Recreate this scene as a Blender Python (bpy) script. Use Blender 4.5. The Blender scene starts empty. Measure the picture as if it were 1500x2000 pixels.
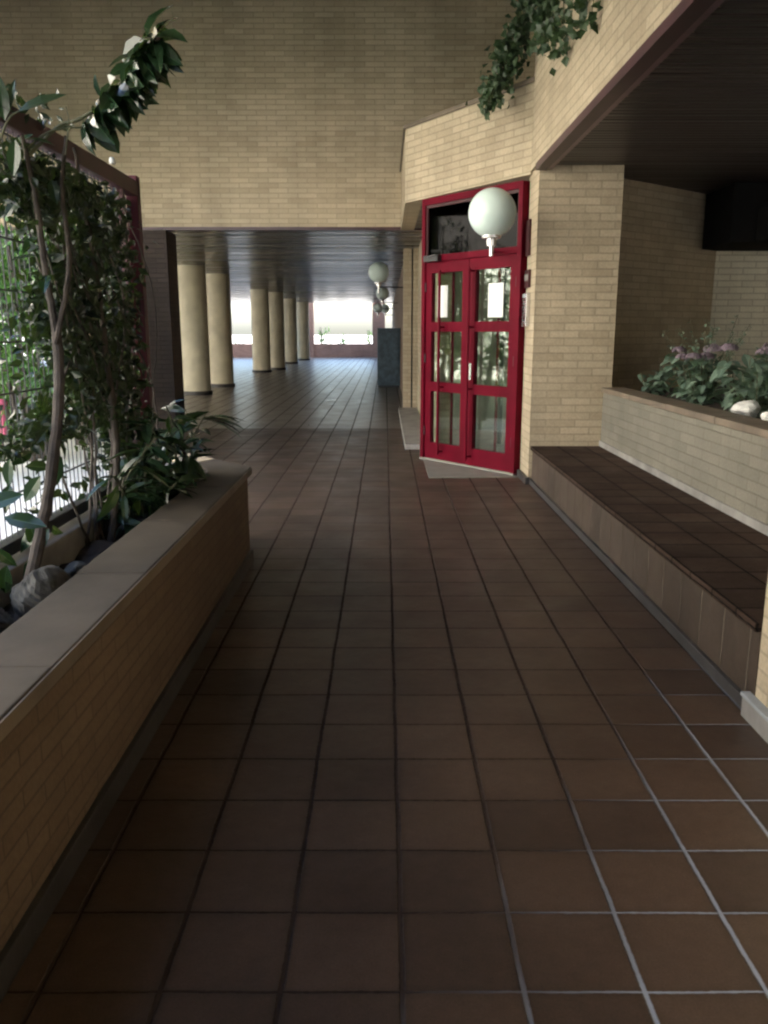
import bpy, math, random
from mathutils import Vector, Matrix, Euler
R = math.radians
scene = bpy.context.scene
random.seed(7)

# ------------------------------------------------------------------ camera
PITCH = 12.407
cam_d = bpy.data.cameras.new("camera")
cam = bpy.data.objects.new("camera", cam_d)
scene.collection.objects.link(cam)
scene.camera = cam
cam.location = (0, 0, 1.5)
cam.rotation_euler = (R(90 - PITCH), 0, 0)
cam_d.sensor_fit = 'VERTICAL'
cam_d.sensor_height = 36
cam_d.lens = 28.8
cam_d.shift_x = -2 / 2000
cam_d.clip_start = 0.05
cam_d.clip_end = 1500

# ------------------------------------------------------------------ sky, sun, exposure
SUN_EL, SUN_AZ = 42, 110          # azimuth clockwise from +Y (the sun stands behind the building on the right)
world = bpy.data.worlds.new("World")
scene.world = world
world.use_nodes = True
wn = world.node_tree.nodes
sky = wn.new("ShaderNodeTexSky")
sky.sky_type = 'NISHITA'
sky.sun_disc = False
sky.sun_elevation = R(SUN_EL)
sky.sun_rotation = R(SUN_AZ)
sky.air_density = 1.0
sky.dust_density = 3.0
sky.ozone_density = 1.0
bg = wn["Background"]
bg.inputs[1].default_value = 0.13
world.node_tree.links.new(sky.outputs[0], bg.inputs[0])

sun_d = bpy.data.lights.new("sun", 'SUN')
sun_d.energy = 3.8
sun_d.angle = R(0.6)
sun_d.color = (1.0, 0.95, 0.87)
sun = bpy.data.objects.new("sun", sun_d)
scene.collection.objects.link(sun)
sd = Vector((math.sin(R(SUN_AZ)) * math.cos(R(SUN_EL)), math.cos(R(SUN_AZ)) * math.cos(R(SUN_EL)), math.sin(R(SUN_EL))))
sun.rotation_euler = (-sd).to_track_quat('-Z', 'Y').to_euler()
sun.location = (-20, 0, 30)

scene.view_settings.view_transform = 'Standard'
scene.view_settings.look = 'None'
scene.view_settings.gamma = 1
scene.view_settings.exposure = 3.2
scene.cycles.filter_width = 2.3
scene.render.engine = 'CYCLES'
scene.cycles.max_bounces = 10
scene.cycles.diffuse_bounces = 6
scene.cycles.glossy_bounces = 5
scene.cycles.transparent_max_bounces = 16

# ------------------------------------------------------------------ helpers
COL = scene.collection

class MB:
    """collects faces; builds ONE mesh object with UVs in metres"""
    def __init__(s):
        s.v = []; s.f = []; s.uv = []; s.sm = []; s.var = []
    def face(s, pts, uv=None, smooth=False, var=None):
        pts = [Vector(p) for p in pts]
        i = len(s.v)
        s.v += pts
        s.f.append(tuple(range(i, i + len(pts))))
        if uv is None:
            n = Vector((0, 0, 0))
            for k in range(len(pts)):
                a, b = pts[k], pts[(k + 1) % len(pts)]
                n += a.cross(b)
            n.normalize() if n.length > 1e-12 else None
            if abs(n.z) > .7:
                uv = [(p.x, p.y) for p in pts]
            else:
                t = Vector((-n.y, n.x, 0))
                t = t.normalized() if t.length > 1e-6 else Vector((1, 0, 0))
                uv = [(p.dot(t), p.z) for p in pts]
        s.uv.append(uv); s.sm.append(smooth)
        s.var.append(random.random() if var is None else var)
    def prism(s, poly, z0, z1, top=True, bottom=True):
        n = len(poly)
        ar = sum(poly[k][0] * poly[(k + 1) % n][1] - poly[(k + 1) % n][0] * poly[k][1] for k in range(n))
        if ar < 0: poly = poly[::-1]
        for k in range(n):
            a, b = poly[k], poly[(k + 1) % n]
            s.face([(a[0], a[1], z0), (b[0], b[1], z0), (b[0], b[1], z1), (a[0], a[1], z1)])
        if top: s.face([(p[0], p[1], z1) for p in poly])
        if bottom: s.face([(p[0], p[1], z0) for p in poly[::-1]])
    def box(s, x0, x1, y0, y1, z0, z1):
        s.prism([(x0, y0), (x1, y0), (x1, y1), (x0, y1)], z0, z1)
    def obox(s, o, ux, uy, uz, a0, a1, b0, b1, c0, c1):
        """box in an oriented frame: origin o, axes ux, uy, uz"""
        o, ux, uy, uz = Vector(o), Vector(ux), Vector(uy), Vector(uz)
        P = lambda a, b, c: o + ux * a + uy * b + uz * c
        c = [P(a0, b0, c0), P(a1, b0, c0), P(a1, b1, c0), P(a0, b1, c0), P(a0, b0, c1), P(a1, b0, c1), P(a1, b1, c1), P(a0, b1, c1)]
        flip = ux.cross(uy).dot(uz) < 0
        for q in ((0, 3, 2, 1), (4, 5, 6, 7), (0, 1, 5, 4), (1, 2, 6, 5), (2, 3, 7, 6), (3, 0, 4, 7)):
            pts = [c[k] for k in q]
            s.face(pts[::-1] if flip else pts)
    def tube(s, pts, rad, seg=8, caps=True):
        pts = [Vector(p) for p in pts]
        if not hasattr(rad, '__len__'): rad = [rad] * len(pts)
        rings = []
        var = random.random()
        for k, p in enumerate(pts):
            d = (pts[min(k + 1, len(pts) - 1)] - pts[max(k - 1, 0)]).normalized()
            a = d.orthogonal().normalized() if k == 0 else (prev - d * prev.dot(d)).normalized()
            prev = a
            b = d.cross(a)
            rings.append([p + (a * math.cos(2 * math.pi * j / seg) + b * math.sin(2 * math.pi * j / seg)) * rad[k] for j in range(seg)])
        ln = 0
        for k in range(len(rings) - 1):
            l2 = ln + (pts[k + 1] - pts[k]).length
            for j in range(seg):
                j2 = (j + 1) % seg
                u0, u1 = j / seg * .3, (j + 1) / seg * .3
                s.face([rings[k][j], rings[k][j2], rings[k + 1][j2], rings[k + 1][j]], [(u0, ln), (u1, ln), (u1, l2), (u0, l2)], True, var)
            ln = l2
        if caps:
            s.face(rings[0][::-1], var=var); s.face(rings[-1], var=var)
    def lathe(s, c, prof, seg=40, smooth=True):
        c = Vector(c)
        var = random.random()
        for k in range(len(prof) - 1):
            (r0, z0), (r1, z1) = prof[k], prof[k + 1]
            for j in range(seg):
                a0, a1 = 2 * math.pi * j / seg, 2 * math.pi * (j + 1) / seg
                P = lambda r, a, z: c + Vector((r * math.cos(a), r * math.sin(a), z))
                rr = max(r0, r1)
                if r0 < 1e-6: pts = [P(0, 0, z0), P(r1, a1, z1), P(r1, a0, z1)]
                elif r1 < 1e-6: pts = [P(r0, a0, z0), P(r0, a1, z0), P(0, 0, z1)]
                else: pts = [P(r0, a0, z0), P(r0, a1, z0), P(r1, a1, z1), P(r1, a0, z1)]
                s.face(pts, [(math.atan2(p.y - c.y, p.x - c.x) * rr, p.z) if len(pts) == 3 else ((a0 if q in (0, 3) else a1) * rr, p.z) for q, p in enumerate(pts)], smooth, var)
    def leaf(s, base, d, up, L, W, droop=.3, fold=.15, n=4):
        base, d, up = Vector(base), Vector(d).normalized(), Vector(up)
        side = d.cross(up)
        if side.length < 1e-4: side = d.orthogonal()
        side.normalize()
        up = side.cross(d).normalized()
        T = [0, .22, .5, .78, 1] if n == 4 else [0, .45, 1]
        Wd = [.06, .8, 1, .62, 0] if n == 4 else [.1, 1, 0]
        var = random.random()
        rows = []
        for t, w in zip(T, Wd):
            c = base + d * (L * t) - up * (droop * L * t * t)
            h = up * (fold * W * w)
            rows.append((c + side * (W * .5 * w) + h, c, c - side * (W * .5 * w) + h))
        for k in range(len(rows) - 1):
            a, b = rows[k], rows[k + 1]
            u0, u1 = T[k], T[k + 1]
            if k == len(rows) - 2:
                s.face([a[0], a[1], b[1]], [(0, u0), (.5, u0), (.5, u1)], True, var)
                s.face([a[1], a[2], b[1]], [(.5, u0), (1, u0), (.5, u1)], True, var)
            else:
                s.face([a[0], a[1], b[1], b[0]], [(0, u0), (.5, u0), (.5, u1), (0, u1)], True, var)
                s.face([a[1], a[2], b[2], b[1]], [(.5, u0), (1, u0), (1, u1), (.5, u1)], True, var)
    def build(s, name, mat, parent=None, bevel=0, weld=False):
        me = bpy.data.meshes.new(name)
        if parent is None:
            xs = [p.x for p in s.v]; ys = [p.y for p in s.v]; zs = [p.z for p in s.v]
            org = Vector(((min(xs) + max(xs)) / 2, (min(ys) + max(ys)) / 2, min(zs)))
        else:
            r = parent
            while r.parent: r = r.parent
            org = Vector(r.location)
        me.from_pydata([p - org for p in s.v], [], s.f)
        uvl = me.uv_layers.new(name="UVMap")
        li = 0
        for uv in s.uv:
            for q in uv:
                uvl.data[li].uv = q; li += 1
        at = me.attributes.new("var", 'FLOAT', 'FACE')
        at.data.foreach_set("value", s.var)
        me.polygons.foreach_set("use_smooth", s.sm)
        me.materials.append(mat)
        me.validate()
        o = bpy.data.objects.new(name, me)
        COL.objects.link(o)
        if parent is None: o.location = org
        else: o.parent = parent
        if bevel or weld:
            w = o.modifiers.new("weld", 'WELD'); w.merge_threshold = .0004
        if bevel:
            b = o.modifiers.new("bevel", 'BEVEL'); b.width = bevel; b.segments = 2; b.limit_method = 'ANGLE'; b.harden_normals = False
        return o

def tag(o, label=None, cat=None, group=None, kind=None):
    if label: o["label"] = label
    if cat: o["category"] = cat
    if group: o["group"] = group
    if kind: o["kind"] = kind
    return o
def thing(name, loc, label, cat, group=None):
    o = bpy.data.objects.new(name, None)
    o.empty_display_size = .1
    COL.objects.link(o)
    o.location = loc
    return tag(o, label, cat, group)
def struct(name, mb, mat, **k):
    return tag(mb.build(name, mat, **k), kind='structure')

# ------------------------------------------------------------------ materials
def newmat(name):
    m = bpy.data.materials.new(name)
    m.use_nodes = True
    nt = m.node_tree
    return m, nt, nt.nodes["Principled BSDF"]
def N(nt, t, **k):
    n = nt.nodes.new(t)
    for a, b in k.items(): setattr(n, a, b)
    return n
def L(nt, a, b): nt.links.new(a, b)
def math_(nt, op, a, b=None, c=None):
    n = N(nt, "ShaderNodeMath", operation=op)
    for i, x in enumerate((a, b, c)):
        if x is None: continue
        if isinstance(x, (int, float)): n.inputs[i].default_value = x
        else: L(nt, x, n.inputs[i])
    return n.outputs[0]
def mix(nt, f, a, b, blend='MIX'):
    n = N(nt, "ShaderNodeMix", data_type='RGBA', blend_type=blend)
    for i, x in ((0, f), (6, a), (7, b)):
        if isinstance(x, (int, float)): n.inputs[i].default_value = x
        elif isinstance(x, tuple): n.inputs[i].default_value = x if len(x) == 4 else (*x, 1)
        else: L(nt, x, n.inputs[i])
    return n.outputs[2]
def noise(nt, scale, detail=3, vec=None, rough=.5):
    n = N(nt, "ShaderNodeTexNoise")
    n.inputs["Scale"].default_value = scale
    n.inputs["Detail"].default_value = detail
    n.inputs["Roughness"].default_value = rough
    if vec: L(nt, vec, n.inputs["Vector"])
    return n.outputs["Fac"]
def ramp(nt, f, a, b, lo=0., hi=1.):
    n = N(nt, "ShaderNodeMapRange")
    n.inputs[1].default_value = a; n.inputs[2].default_value = b
    n.inputs[3].default_value = lo; n.inputs[4].default_value = hi
    L(nt, f, n.inputs[0])
    return n.outputs[0]
def bump(nt, bs, h, strength=.5, dist=.01, prev=None):
    n = N(nt, "ShaderNodeBump")
    n.inputs["Strength"].default_value = strength
    n.inputs["Distance"].default_value = dist
    L(nt, h, n.inputs["Height"])
    if prev: L(nt, prev, n.inputs["Normal"])
    L(nt, n.outputs[0], bs.inputs["Normal"])
    return n.outputs[0]
def pos(nt): return N(nt, "ShaderNodeNewGeometry").outputs["Position"]

def plain(name, col, rough=.6, metal=0, var=.15, nscale=6, bmp=.1, spec=.5):
    m, nt, b = newmat(name)
    p = pos(nt)
    f = noise(nt, nscale, 5, p)
    c = mix(nt, ramp(nt, f, .3, .7), tuple(x * (1 - var) for x in col), tuple(min(1, x * (1 + var)) for x in col))
    L(nt, c, b.inputs["Base Color"])
    b.inputs["Roughness"].default_value = rough
    b.inputs["Metallic"].default_value = metal
    b.inputs["Specular IOR Level"].default_value = spec
    if bmp: bump(nt, b, noise(nt, nscale * 12, 3, p), bmp, .004)
    return m

def brick_mat(name, c1, c2, mortar, bw=.29, rh=.072, mw=.013, stain=.25):
    m, nt, b = newmat(name)
    uv = N(nt, "ShaderNodeUVMap").outputs[0]
    mp = N(nt, "ShaderNodeMapping"); L(nt, uv, mp.inputs[0])
    wob = noise(nt, 9, 2, pos(nt))
    br = N(nt, "ShaderNodeTexBrick")
    br.offset = .5
    L(nt, mp.outputs[0], br.inputs["Vector"])
    br.inputs["Scale"].default_value = 1
    br.inputs["Brick Width"].default_value = bw
    br.inputs["Row Height"].default_value = rh
    br.inputs["Mortar Size"].default_value = mw * .5
    br.inputs["Mortar Smooth"].default_value = .25
    br.inputs["Bias"].default_value = 0
    br.inputs["Color1"].default_value = (*c1, 1)
    br.inputs["Color2"].default_value = (*c2, 1)
    br.inputs["Mortar"].default_value = (*mortar, 1)
    p = pos(nt)
    mp2 = N(nt, 'ShaderNodeMapping'); mp2.inputs['Scale'].default_value = (2.2, 2.2, .35); L(nt, p, mp2.inputs[0])
    st = math_(nt, 'MULTIPLY', ramp(nt, noise(nt, 1.1, 4, p, .6), .2, .8, 1 - stain, 1.1), ramp(nt, noise(nt, 1.5, 5, mp2.outputs[0], .6), .25, .8, .86, 1.08))
    fine = ramp(nt, noise(nt, 60, 3, p), .3, .7, .88, 1.08)
    k = math_(nt, 'MULTIPLY', st, fine)
    cc = N(nt, "ShaderNodeCombineColor")
    for i in range(3): L(nt, k, cc.inputs[i])
    c = mix(nt, 1.0, br.outputs["Color"], cc.outputs[0], 'MULTIPLY')
    L(nt, c, b.inputs["Base Color"])
    b.inputs["Roughness"].default_value = .8
    b.inputs["Specular IOR Level"].default_value = .3
    inv = math_(nt, 'SUBTRACT', 1, br.outputs["Fac"])
    h = math_(nt, 'ADD', inv, math_(nt, 'MULTIPLY', noise(nt, 90, 3, p), .15))
    bump(nt, b, h, .7, .008)
    return m

def tile_mat(name, tx, ty, ox, oy, ca, cb, grout, gx=.013, gy=.009, rough=.3, axes=(0, 1), lit_grout=None, spec=.5):
    """rectangular tiles with recessed grout, laid on UV metres"""
    m, nt, b = newmat(name)
    uv = N(nt, "ShaderNodeUVMap").outputs[0]
    sx = N(nt, "ShaderNodeSeparateXYZ"); L(nt, uv, sx.inputs[0])
    p = pos(nt)
    wob = math_(nt, 'MULTIPLY', math_(nt, 'SUBTRACT', noise(nt, 2.5, 3, p), .5), .012)
    u = math_(nt, 'ADD', math_(nt, 'DIVIDE', math_(nt, 'ADD', math_(nt, 'SUBTRACT', sx.outputs[axes[0]], ox), wob), tx), 400)
    v = math_(nt, 'ADD', math_(nt, 'DIVIDE', math_(nt, 'ADD', math_(nt, 'SUBTRACT', sx.outputs[axes[1]], oy), wob), ty), 400)
    def line(c, t, g):
        fr = math_(nt, 'FRACT', c)
        d = math_(nt, 'MINIMUM', fr, math_(nt, 'SUBTRACT', 1, fr))
        return math_(nt, 'MULTIPLY', d, t)          # metres to the joint centre
    du, dv = line(u, tx, gx), line(v, ty, gy)
    edge = noise(nt, 45, 2, p)
    e = math_(nt, 'MULTIPLY', math_(nt, 'SUBTRACT', edge, .5), .006)
    mu = ramp(nt, math_(nt, 'ADD', du, e), gx * .35, gx * .75)
    mv = ramp(nt, math_(nt, 'ADD', dv, e), gy * .35, gy * .75)
    inside = math_(nt, 'MULTIPLY', mu, mv)          # 1 on tile
    cv = N(nt, "ShaderNodeCombineXYZ")
    L(nt, math_(nt, 'FLOOR', u), cv.inputs[0]); L(nt, math_(nt, 'FLOOR', v), cv.inputs[1])
    wn_ = N(nt, "ShaderNodeTexWhiteNoise", noise_dimensions='2D'); L(nt, cv.outputs[0], wn_.inputs[0])
    tc = mix(nt, wn_.outputs["Value"], ca, cb)
    st = ramp(nt, noise(nt, 2.2, 2, p, .5), .0, 1., .6, 1.4)
    cc = N(nt, "ShaderNodeCombineColor")
    for i in range(3): L(nt, st, cc.inputs[i])
    tc = mix(nt, 1.0, tc, cc.outputs[0], 'MULTIPLY')
    gcol = mix(nt, ramp(nt, noise(nt, 7, 4, p), .35, .65), tuple(x * .6 for x in grout), grout)
    # fine grit, scuffs and dirt gathered along the tile edges
    grit = ramp(nt, noise(nt, 170, 3, p), .25, .75, .80, 1.18)
    scuff = ramp(nt, noise(nt, 21, 6, p, .7), .3, .75, .82, 1.15)
    dirt = math_(nt, 'MULTIPLY', ramp(nt, du, .004, .03, .78, 1), ramp(nt, dv, .003, .025, .82, 1))
    gk = math_(nt, 'MULTIPLY', math_(nt, 'MULTIPLY', grit, scuff), dirt)
    cg = N(nt, "ShaderNodeCombineColor")
    for i in range(3): L(nt, gk, cg.inputs[i])
    tc = mix(nt, 1.0, tc, cg.outputs[0], 'MULTIPLY')
    if lit_grout:                                     # paler joints painted in for the light falling on the lower right floor
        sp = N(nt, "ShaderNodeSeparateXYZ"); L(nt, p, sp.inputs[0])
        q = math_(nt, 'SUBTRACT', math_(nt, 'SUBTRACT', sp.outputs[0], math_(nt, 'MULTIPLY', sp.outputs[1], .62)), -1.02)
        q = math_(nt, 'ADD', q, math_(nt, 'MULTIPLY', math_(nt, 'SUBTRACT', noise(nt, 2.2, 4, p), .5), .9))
        gcol = mix(nt, ramp(nt, q, .05, .75), gcol, lit_grout)
    L(nt, mix(nt, inside, gcol, tc), b.inputs["Base Color"])
    rr = ramp(nt, noise(nt, 3, 2, p), 0., 1., rough * .7, rough * 1.7)
    rr = math_(nt, 'ADD', math_(nt, 'MULTIPLY', inside, math_(nt, 'SUBTRACT', rr, .95)), .95)
    L(nt, rr, b.inputs["Roughness"])
    L(nt, math_(nt, 'MULTIPLY', inside, spec), b.inputs["Specular IOR Level"])
    n1 = bump(nt, b, noise(nt, 12, 3, p), .25, .01)
    tilt = math_(nt, 'MULTIPLY', math_(nt, 'SUBTRACT', wn_.outputs["Value"], .5), .3)
    h = math_(nt, 'ADD', inside, tilt)
    bump(nt, b, h, .8, .006, n1)
    return m

def leaf_mat(name, ca, cb, rough=.3, back=None, trans=.07):
    m, nt, b = newmat(name)
    at = N(nt, "ShaderNodeAttribute", attribute_name="var")
    v = at.outputs["Fac"]
    c = mix(nt, v, ca, cb)
    uv = N(nt, "ShaderNodeUVMap").outputs[0]
    sx = N(nt, "ShaderNodeSeparateXYZ"); L(nt, uv, sx.inputs[0])
    rib = math_(nt, 'ABSOLUTE', math_(nt, 'SUBTRACT', sx.outputs[0], .5))
    c = mix(nt, ramp(nt, rib, .0, .05, .55, 0), c, tuple(min(1, x * 2.2 + .02) for x in cb))
    L(nt, c, b.inputs["Base Color"])
    b.inputs["Roughness"].default_value = rough
    L(nt, ramp(nt, v, 0, 1, rough * .7, rough * 1.5), b.inputs["Roughness"])
    b.inputs['Specular IOR Level'].default_value = .6 if rough < .3 else .5
    tr = N(nt, "ShaderNodeBsdfTranslucent")
    L(nt, mix(nt, .5, c, (.25, .45, .06)), tr.inputs[0])
    ms = N(nt, "ShaderNodeMixShader"); ms.inputs[0].default_value = trans
    L(nt, b.outputs[0], ms.inputs[1]); L(nt, tr.outputs[0], ms.inputs[2])
    L(nt, ms.outputs[0], nt.nodes["Material Output"].inputs[0])
    bump(nt, b, noise(nt, 60, 2, pos(nt)), .15, .004)
    return m

def slat_mat(name, col, rough, metal=.0, spec=.5):
    m, nt, b = newmat(name)
    v = N(nt, "ShaderNodeAttribute", attribute_name="var").outputs["Fac"]
    c = mix(nt, v, tuple(x * .7 for x in col), tuple(x * 1.25 for x in col))
    L(nt, c, b.inputs["Base Color"])
    L(nt, ramp(nt, v, 0, 1, rough * .8, rough * 1.3), b.inputs["Roughness"])
    b.inputs["Metallic"].default_value = metal
    b.inputs["Specular IOR Level"].default_value = spec
    mp = N(nt, "ShaderNodeMapping"); mp.inputs["Scale"].default_value = (.6, 9, 9)
    L(nt, pos(nt), mp.inputs[0])
    bump(nt, b, noise(nt, 1.5, 3, mp.outputs[0]), .12, .01)
    return m

M = {}
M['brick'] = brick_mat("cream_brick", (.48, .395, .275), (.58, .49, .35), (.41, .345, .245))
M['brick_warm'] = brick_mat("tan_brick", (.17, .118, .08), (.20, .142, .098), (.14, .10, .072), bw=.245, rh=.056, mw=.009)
M['brick_lit'] = brick_mat('lit_cream_brick', (.66, .62, .50), (.74, .70, .56), (.5, .46, .36))  # lighter copy of the cream brick, standing in for light on the end wall
M['brick_grey'] = brick_mat('grey_beige_brick', (.20, .19, .155), (.24, .225, .185), (.19, .175, .14))
M['brick_terra'] = brick_mat("terracotta_brick", (.30, .18, .14), (.36, .22, .17), (.3, .2, .15))
M['floor'] = tile_mat("terracotta_floor_tile", .282, .266, .04, .025, (.056, .036, .027), (.096, .061, .043), (.062, .046, .038), gx=.011, gy=.006, rough=.36, spec=.38, lit_grout=(.30, .33, .39))
M['floor_hall'] = tile_mat('dusty_lit_hall_tile', .282, .266, .04, .025, (.15, .125, .10), (.20, .17, .14), (.09, .08, .07), rough=.28)  # dusty tile, also lightened to stand in for daylight from the far opening
M['benchtile'] = tile_mat("bench_tile", .26, .26, 1.46, 0.1, (.045, .028, .020), (.070, .044, .032), (.018, .016, .015), gx=.007, gy=.007, rough=.7, spec=.15)
M['benchface'] = tile_mat("bench_face_tile", .26, 2.0, .0, -.5, (.045, .031, .022), (.075, .052, .037), (.17, .14, .11), gx=.010, gy=.004, rough=.5)
M['grey_stone'] = plain("grey_stone", (.27, .26, .245), .55, var=.3, nscale=5, bmp=.25)
M['cap'] = plain("coping_stone", (.066, .053, .039), .8, var=.35, nscale=3.5, bmp=.2)
M['cap_brown'] = plain("brown_coping", (.17, .135, .1), .5, var=.3, nscale=4, bmp=.2)
M['skirt_dark'] = plain("dark_skirting", (.045, .042, .042), .5, var=.35, nscale=4, bmp=.2)
M['skirt_light'] = plain("pale_blue_skirting", (.34, .37, .40), .45, var=.25, nscale=6, bmp=.2)
M['threshold'] = plain("pale_threshold_stone", (.24, .235, .2), .5, var=.15, nscale=6, bmp=.1)
M['red'] = plain("red_painted_metal", (.115, .002, .012), .5, var=.18, nscale=3, bmp=.05, spec=.08)
M['red_dark'] = plain("dark_red_metal", (.05, .010, .013), .55, var=.3, nscale=5, bmp=.1)
M['trim'] = plain("brown_metal_edge", (.06, .025, .03), .4, var=.2, nscale=5, bmp=.05)
M['trim_light'] = plain("mauve_metal_lip", (.22, .13, .14), .35, var=.2, nscale=5, bmp=.05)
M['black'] = plain("black_metal", (.02, .02, .022), .4, var=.2, bmp=.05)
M['chrome'] = plain("satin_metal", (.7, .7, .7), .25, metal=.8, var=.05, bmp=.0)
M['globe'] = plain("opal_globe", (.68, .82, .78), .22, var=.05, nscale=2, bmp=0)
M['paper'] = plain("white_paper", (.85, .88, .85), .7, var=.03, bmp=.0)
M['soil'] = plain("dark_soil", (.035, .026, .02), .95, var=.5, nscale=20, bmp=.8)
M['rock'] = plain("pale_rock", (.42, .40, .37), .8, var=.4, nscale=14, bmp=.8)
M['rock_white'] = plain("white_rock", (.75, .75, .72), .7, var=.2, nscale=14, bmp=.6)
M['rock_dark'] = plain("weathered_rock", (.075, .075, .07), .8, var=.55, nscale=16, bmp=.9)
M['cabinet'] = plain("navy_panel", (.042, .07, .095), .45, var=.45, nscale=9, bmp=.3)
M['plaster'] = plain("pale_plaster", (.5, .5, .47), .8, var=.12, nscale=1.5, bmp=.1)
M['white_wall'] = plain('white_render', (.78, .75, .68), .85, var=.06, nscale=.5, bmp=.1)
M['plaster_dark'] = plain("grey_render", (.3, .29, .27), .8, var=.12, nscale=1.5, bmp=.1)
M['column'] = plain("cream_column_paint", (.60, .55, .41), .6, var=.14, nscale=2.5, bmp=.25)
M['concrete'] = plain("pale_concrete_paving", (.42, .41, .385), .85, var=.15, nscale=1.2, bmp=.3)
M['lawn'] = plain('dark_lawn', (.035, .055, .02), .95, var=.4, nscale=6, bmp=.6)
M['path'] = plain('white_paving', (.82, .81, .78), .8, var=.1, nscale=1.2, bmp=.2)
M['marble'] = plain('grey_green_marble', (.17, .18, .15), .4, var=.35, nscale=3, bmp=0)
M['brick_dark'] = brick_mat('dark_brown_brick', (.055, .042, .036), (.07, .052, .045), (.04, .03, .028))
M['red_post'] = plain('wine_red_metal', (.06, .007, .014), .5, var=.25, nscale=4, bmp=.1, spec=.2)
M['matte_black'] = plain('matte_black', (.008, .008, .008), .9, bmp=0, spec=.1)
M['bark'] = plain("grey_brown_bark", (.06, .048, .04), .85, var=.4, nscale=18, bmp=.8)
M['stem'] = plain("green_brown_stem", (.07, .075, .035), .6, var=.3, nscale=12, bmp=.3)
M['ceil'] = slat_mat("dark_metal_slats", (.14, .135, .13), .26, .25)
M['soffit'] = slat_mat("brown_slats", (.06, .045, .042), .35)
M['leaf'] = leaf_mat("glossy_laurel_leaf", (.010, .028, .014), (.024, .055, .024), .22)
M['leaf_dark'] = leaf_mat("dark_climber_leaf", (.006, .013, .006), (.014, .028, .011), .34)
M['leaf_ivy'] = leaf_mat("ivy_leaf", (.018, .04, .016), (.04, .075, .03), .4)
M['leaf_sun'] = leaf_mat("garden_leaf", (.05, .14, .04), (.14, .30, .08), .28, trans=.35)
M['leaf_hyd'] = leaf_mat("hydrangea_leaf", (.10, .16, .125), (.20, .28, .21), .5, trans=.15)
M['petal'] = plain("mauve_petal", (.17, .13, .16), .8, var=.35, nscale=25, bmp=0)
M['petal_pink'] = plain("pink_petal", (.5, .16, .3), .7, var=.3, nscale=25, bmp=0)
M['lamp_post'] = plain("pink_painted_post", (.6, .12, .22), .5, var=.2, bmp=0)

def glass_mat(name, tint=(.6, .65, .62), refl=.12, k=.9):
    m, nt, b = newmat(name)
    nt.nodes.remove(b)
    g = N(nt, "ShaderNodeBsdfGlossy"); g.inputs["Roughness"].default_value = .03
    t = N(nt, "ShaderNodeBsdfTransparent"); t.inputs[0].default_value = (*tint, 1)
    fr = N(nt, "ShaderNodeFresnel"); fr.inputs[0].default_value = 1.6
    f = math_(nt, 'ADD', math_(nt, 'MULTIPLY', fr.outputs[0], k), refl)
    ms = N(nt, "ShaderNodeMixShader")
    L(nt, f, ms.inputs[0]); L(nt, t.outputs[0], ms.inputs[1]); L(nt, g.outputs[0], ms.inputs[2])
    L(nt, ms.outputs[0], nt.nodes["Material Output"].inputs[0])
    return m
M['glass'] = glass_mat("door_glass", (.8, .86, .82), .0, .24)
M['glass_dark'] = glass_mat("dark_glass", (.06, .06, .06), .0, .12)

# ------------------------------------------------------------------ ground and floor
mb = MB(); mb.face([(-400, -400, -.03), (400, -400, -.03), (400, 400, -.03), (-400, 400, -.03)])
struct('ground', mb, M['concrete'])
mb = MB(); mb.face([(-16.9, -34, -.02), (-5.2, -34, -.02), (-5.2, 9.0, -.02), (-4.61, 9.2, -.02), (-4.61, 12.9, -.02), (-16.9, 12.9, -.02)])
struct('lawn', mb, M['lawn'])
mb = MB(); mb.face([(-5.2, -34, -.024), (-1.3, -34, -.024), (-1.3, 12.95, -.024), (-4.65, 12.95, -.024), (-4.65, 9.1, -.024), (-5.2, 9.0, -.024)])
struct('garden_path', mb, M['path'])
mb = MB()
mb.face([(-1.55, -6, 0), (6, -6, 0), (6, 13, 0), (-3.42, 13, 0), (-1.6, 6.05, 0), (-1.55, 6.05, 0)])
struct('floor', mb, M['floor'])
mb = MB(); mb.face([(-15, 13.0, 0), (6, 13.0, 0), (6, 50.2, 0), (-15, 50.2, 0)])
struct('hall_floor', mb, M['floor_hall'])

# ------------------------------------------------------------------ ceilings and roof
def slats(mb, x0, x1, y0, y1, z, pitch=.1, clip=None, jitter=.004):
    y = y0
    while y < y1 - 1e-4:
        a, b = x0, x1
        e = min(y + pitch - .008, y1)
        t = random.uniform(-jitter, jitter)
        v = random.random()
        if clip: a = clip((y + e) / 2)
        # shallow curved underside so each board catches the light on its own
        zs = [z + .006 + t, z + .001, z - .0005, z + .001, z + .006 - t]
        ys = [y, y + (e - y) * .12, (y + e) / 2, y + (e - y) * .88, e]
        for k in range(4):
            mb.face([(a, ys[k + 1], zs[k + 1]), (b, ys[k + 1], zs[k + 1]), (b, ys[k], zs[k]), (a, ys[k], zs[k])], var=v)
        y += pitch
mb = MB(); slats(mb, -15, .8, 13.2, 45.9, 3.03)
mb.prism([(-15, 13.22), (6, 13.22), (6, 45.9), (-15, 45.9)], 3.06, 3.4)
struct('ceiling_hall', mb, M['ceil'])
mb = MB()
dgx = lambda y: 1.5 if y < 8.6 else max(.32, 1.42 - (y - 8.5) / 1.85 * 1.18 + .06)
slats(mb, 1.5, 6.2, -6, 13.2, 3.02, pitch=.085, clip=dgx)
mb.prism([(1.64, -6), (6.2, -6), (6.2, 13.2), (.5, 13.2), (.5, 10.4), (1.64, 8.6)], 3.04, 3.15)
struct('ceiling_soffit', mb, M['soffit'])
mb = MB(); mb.prism([(-1.85, -4.5), (8, -4.5), (8, 13.6), (-6.5, 13.6), (-6.5, 7.8), (-1.85, 7.8)], 6.3, 6.6)
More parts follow.
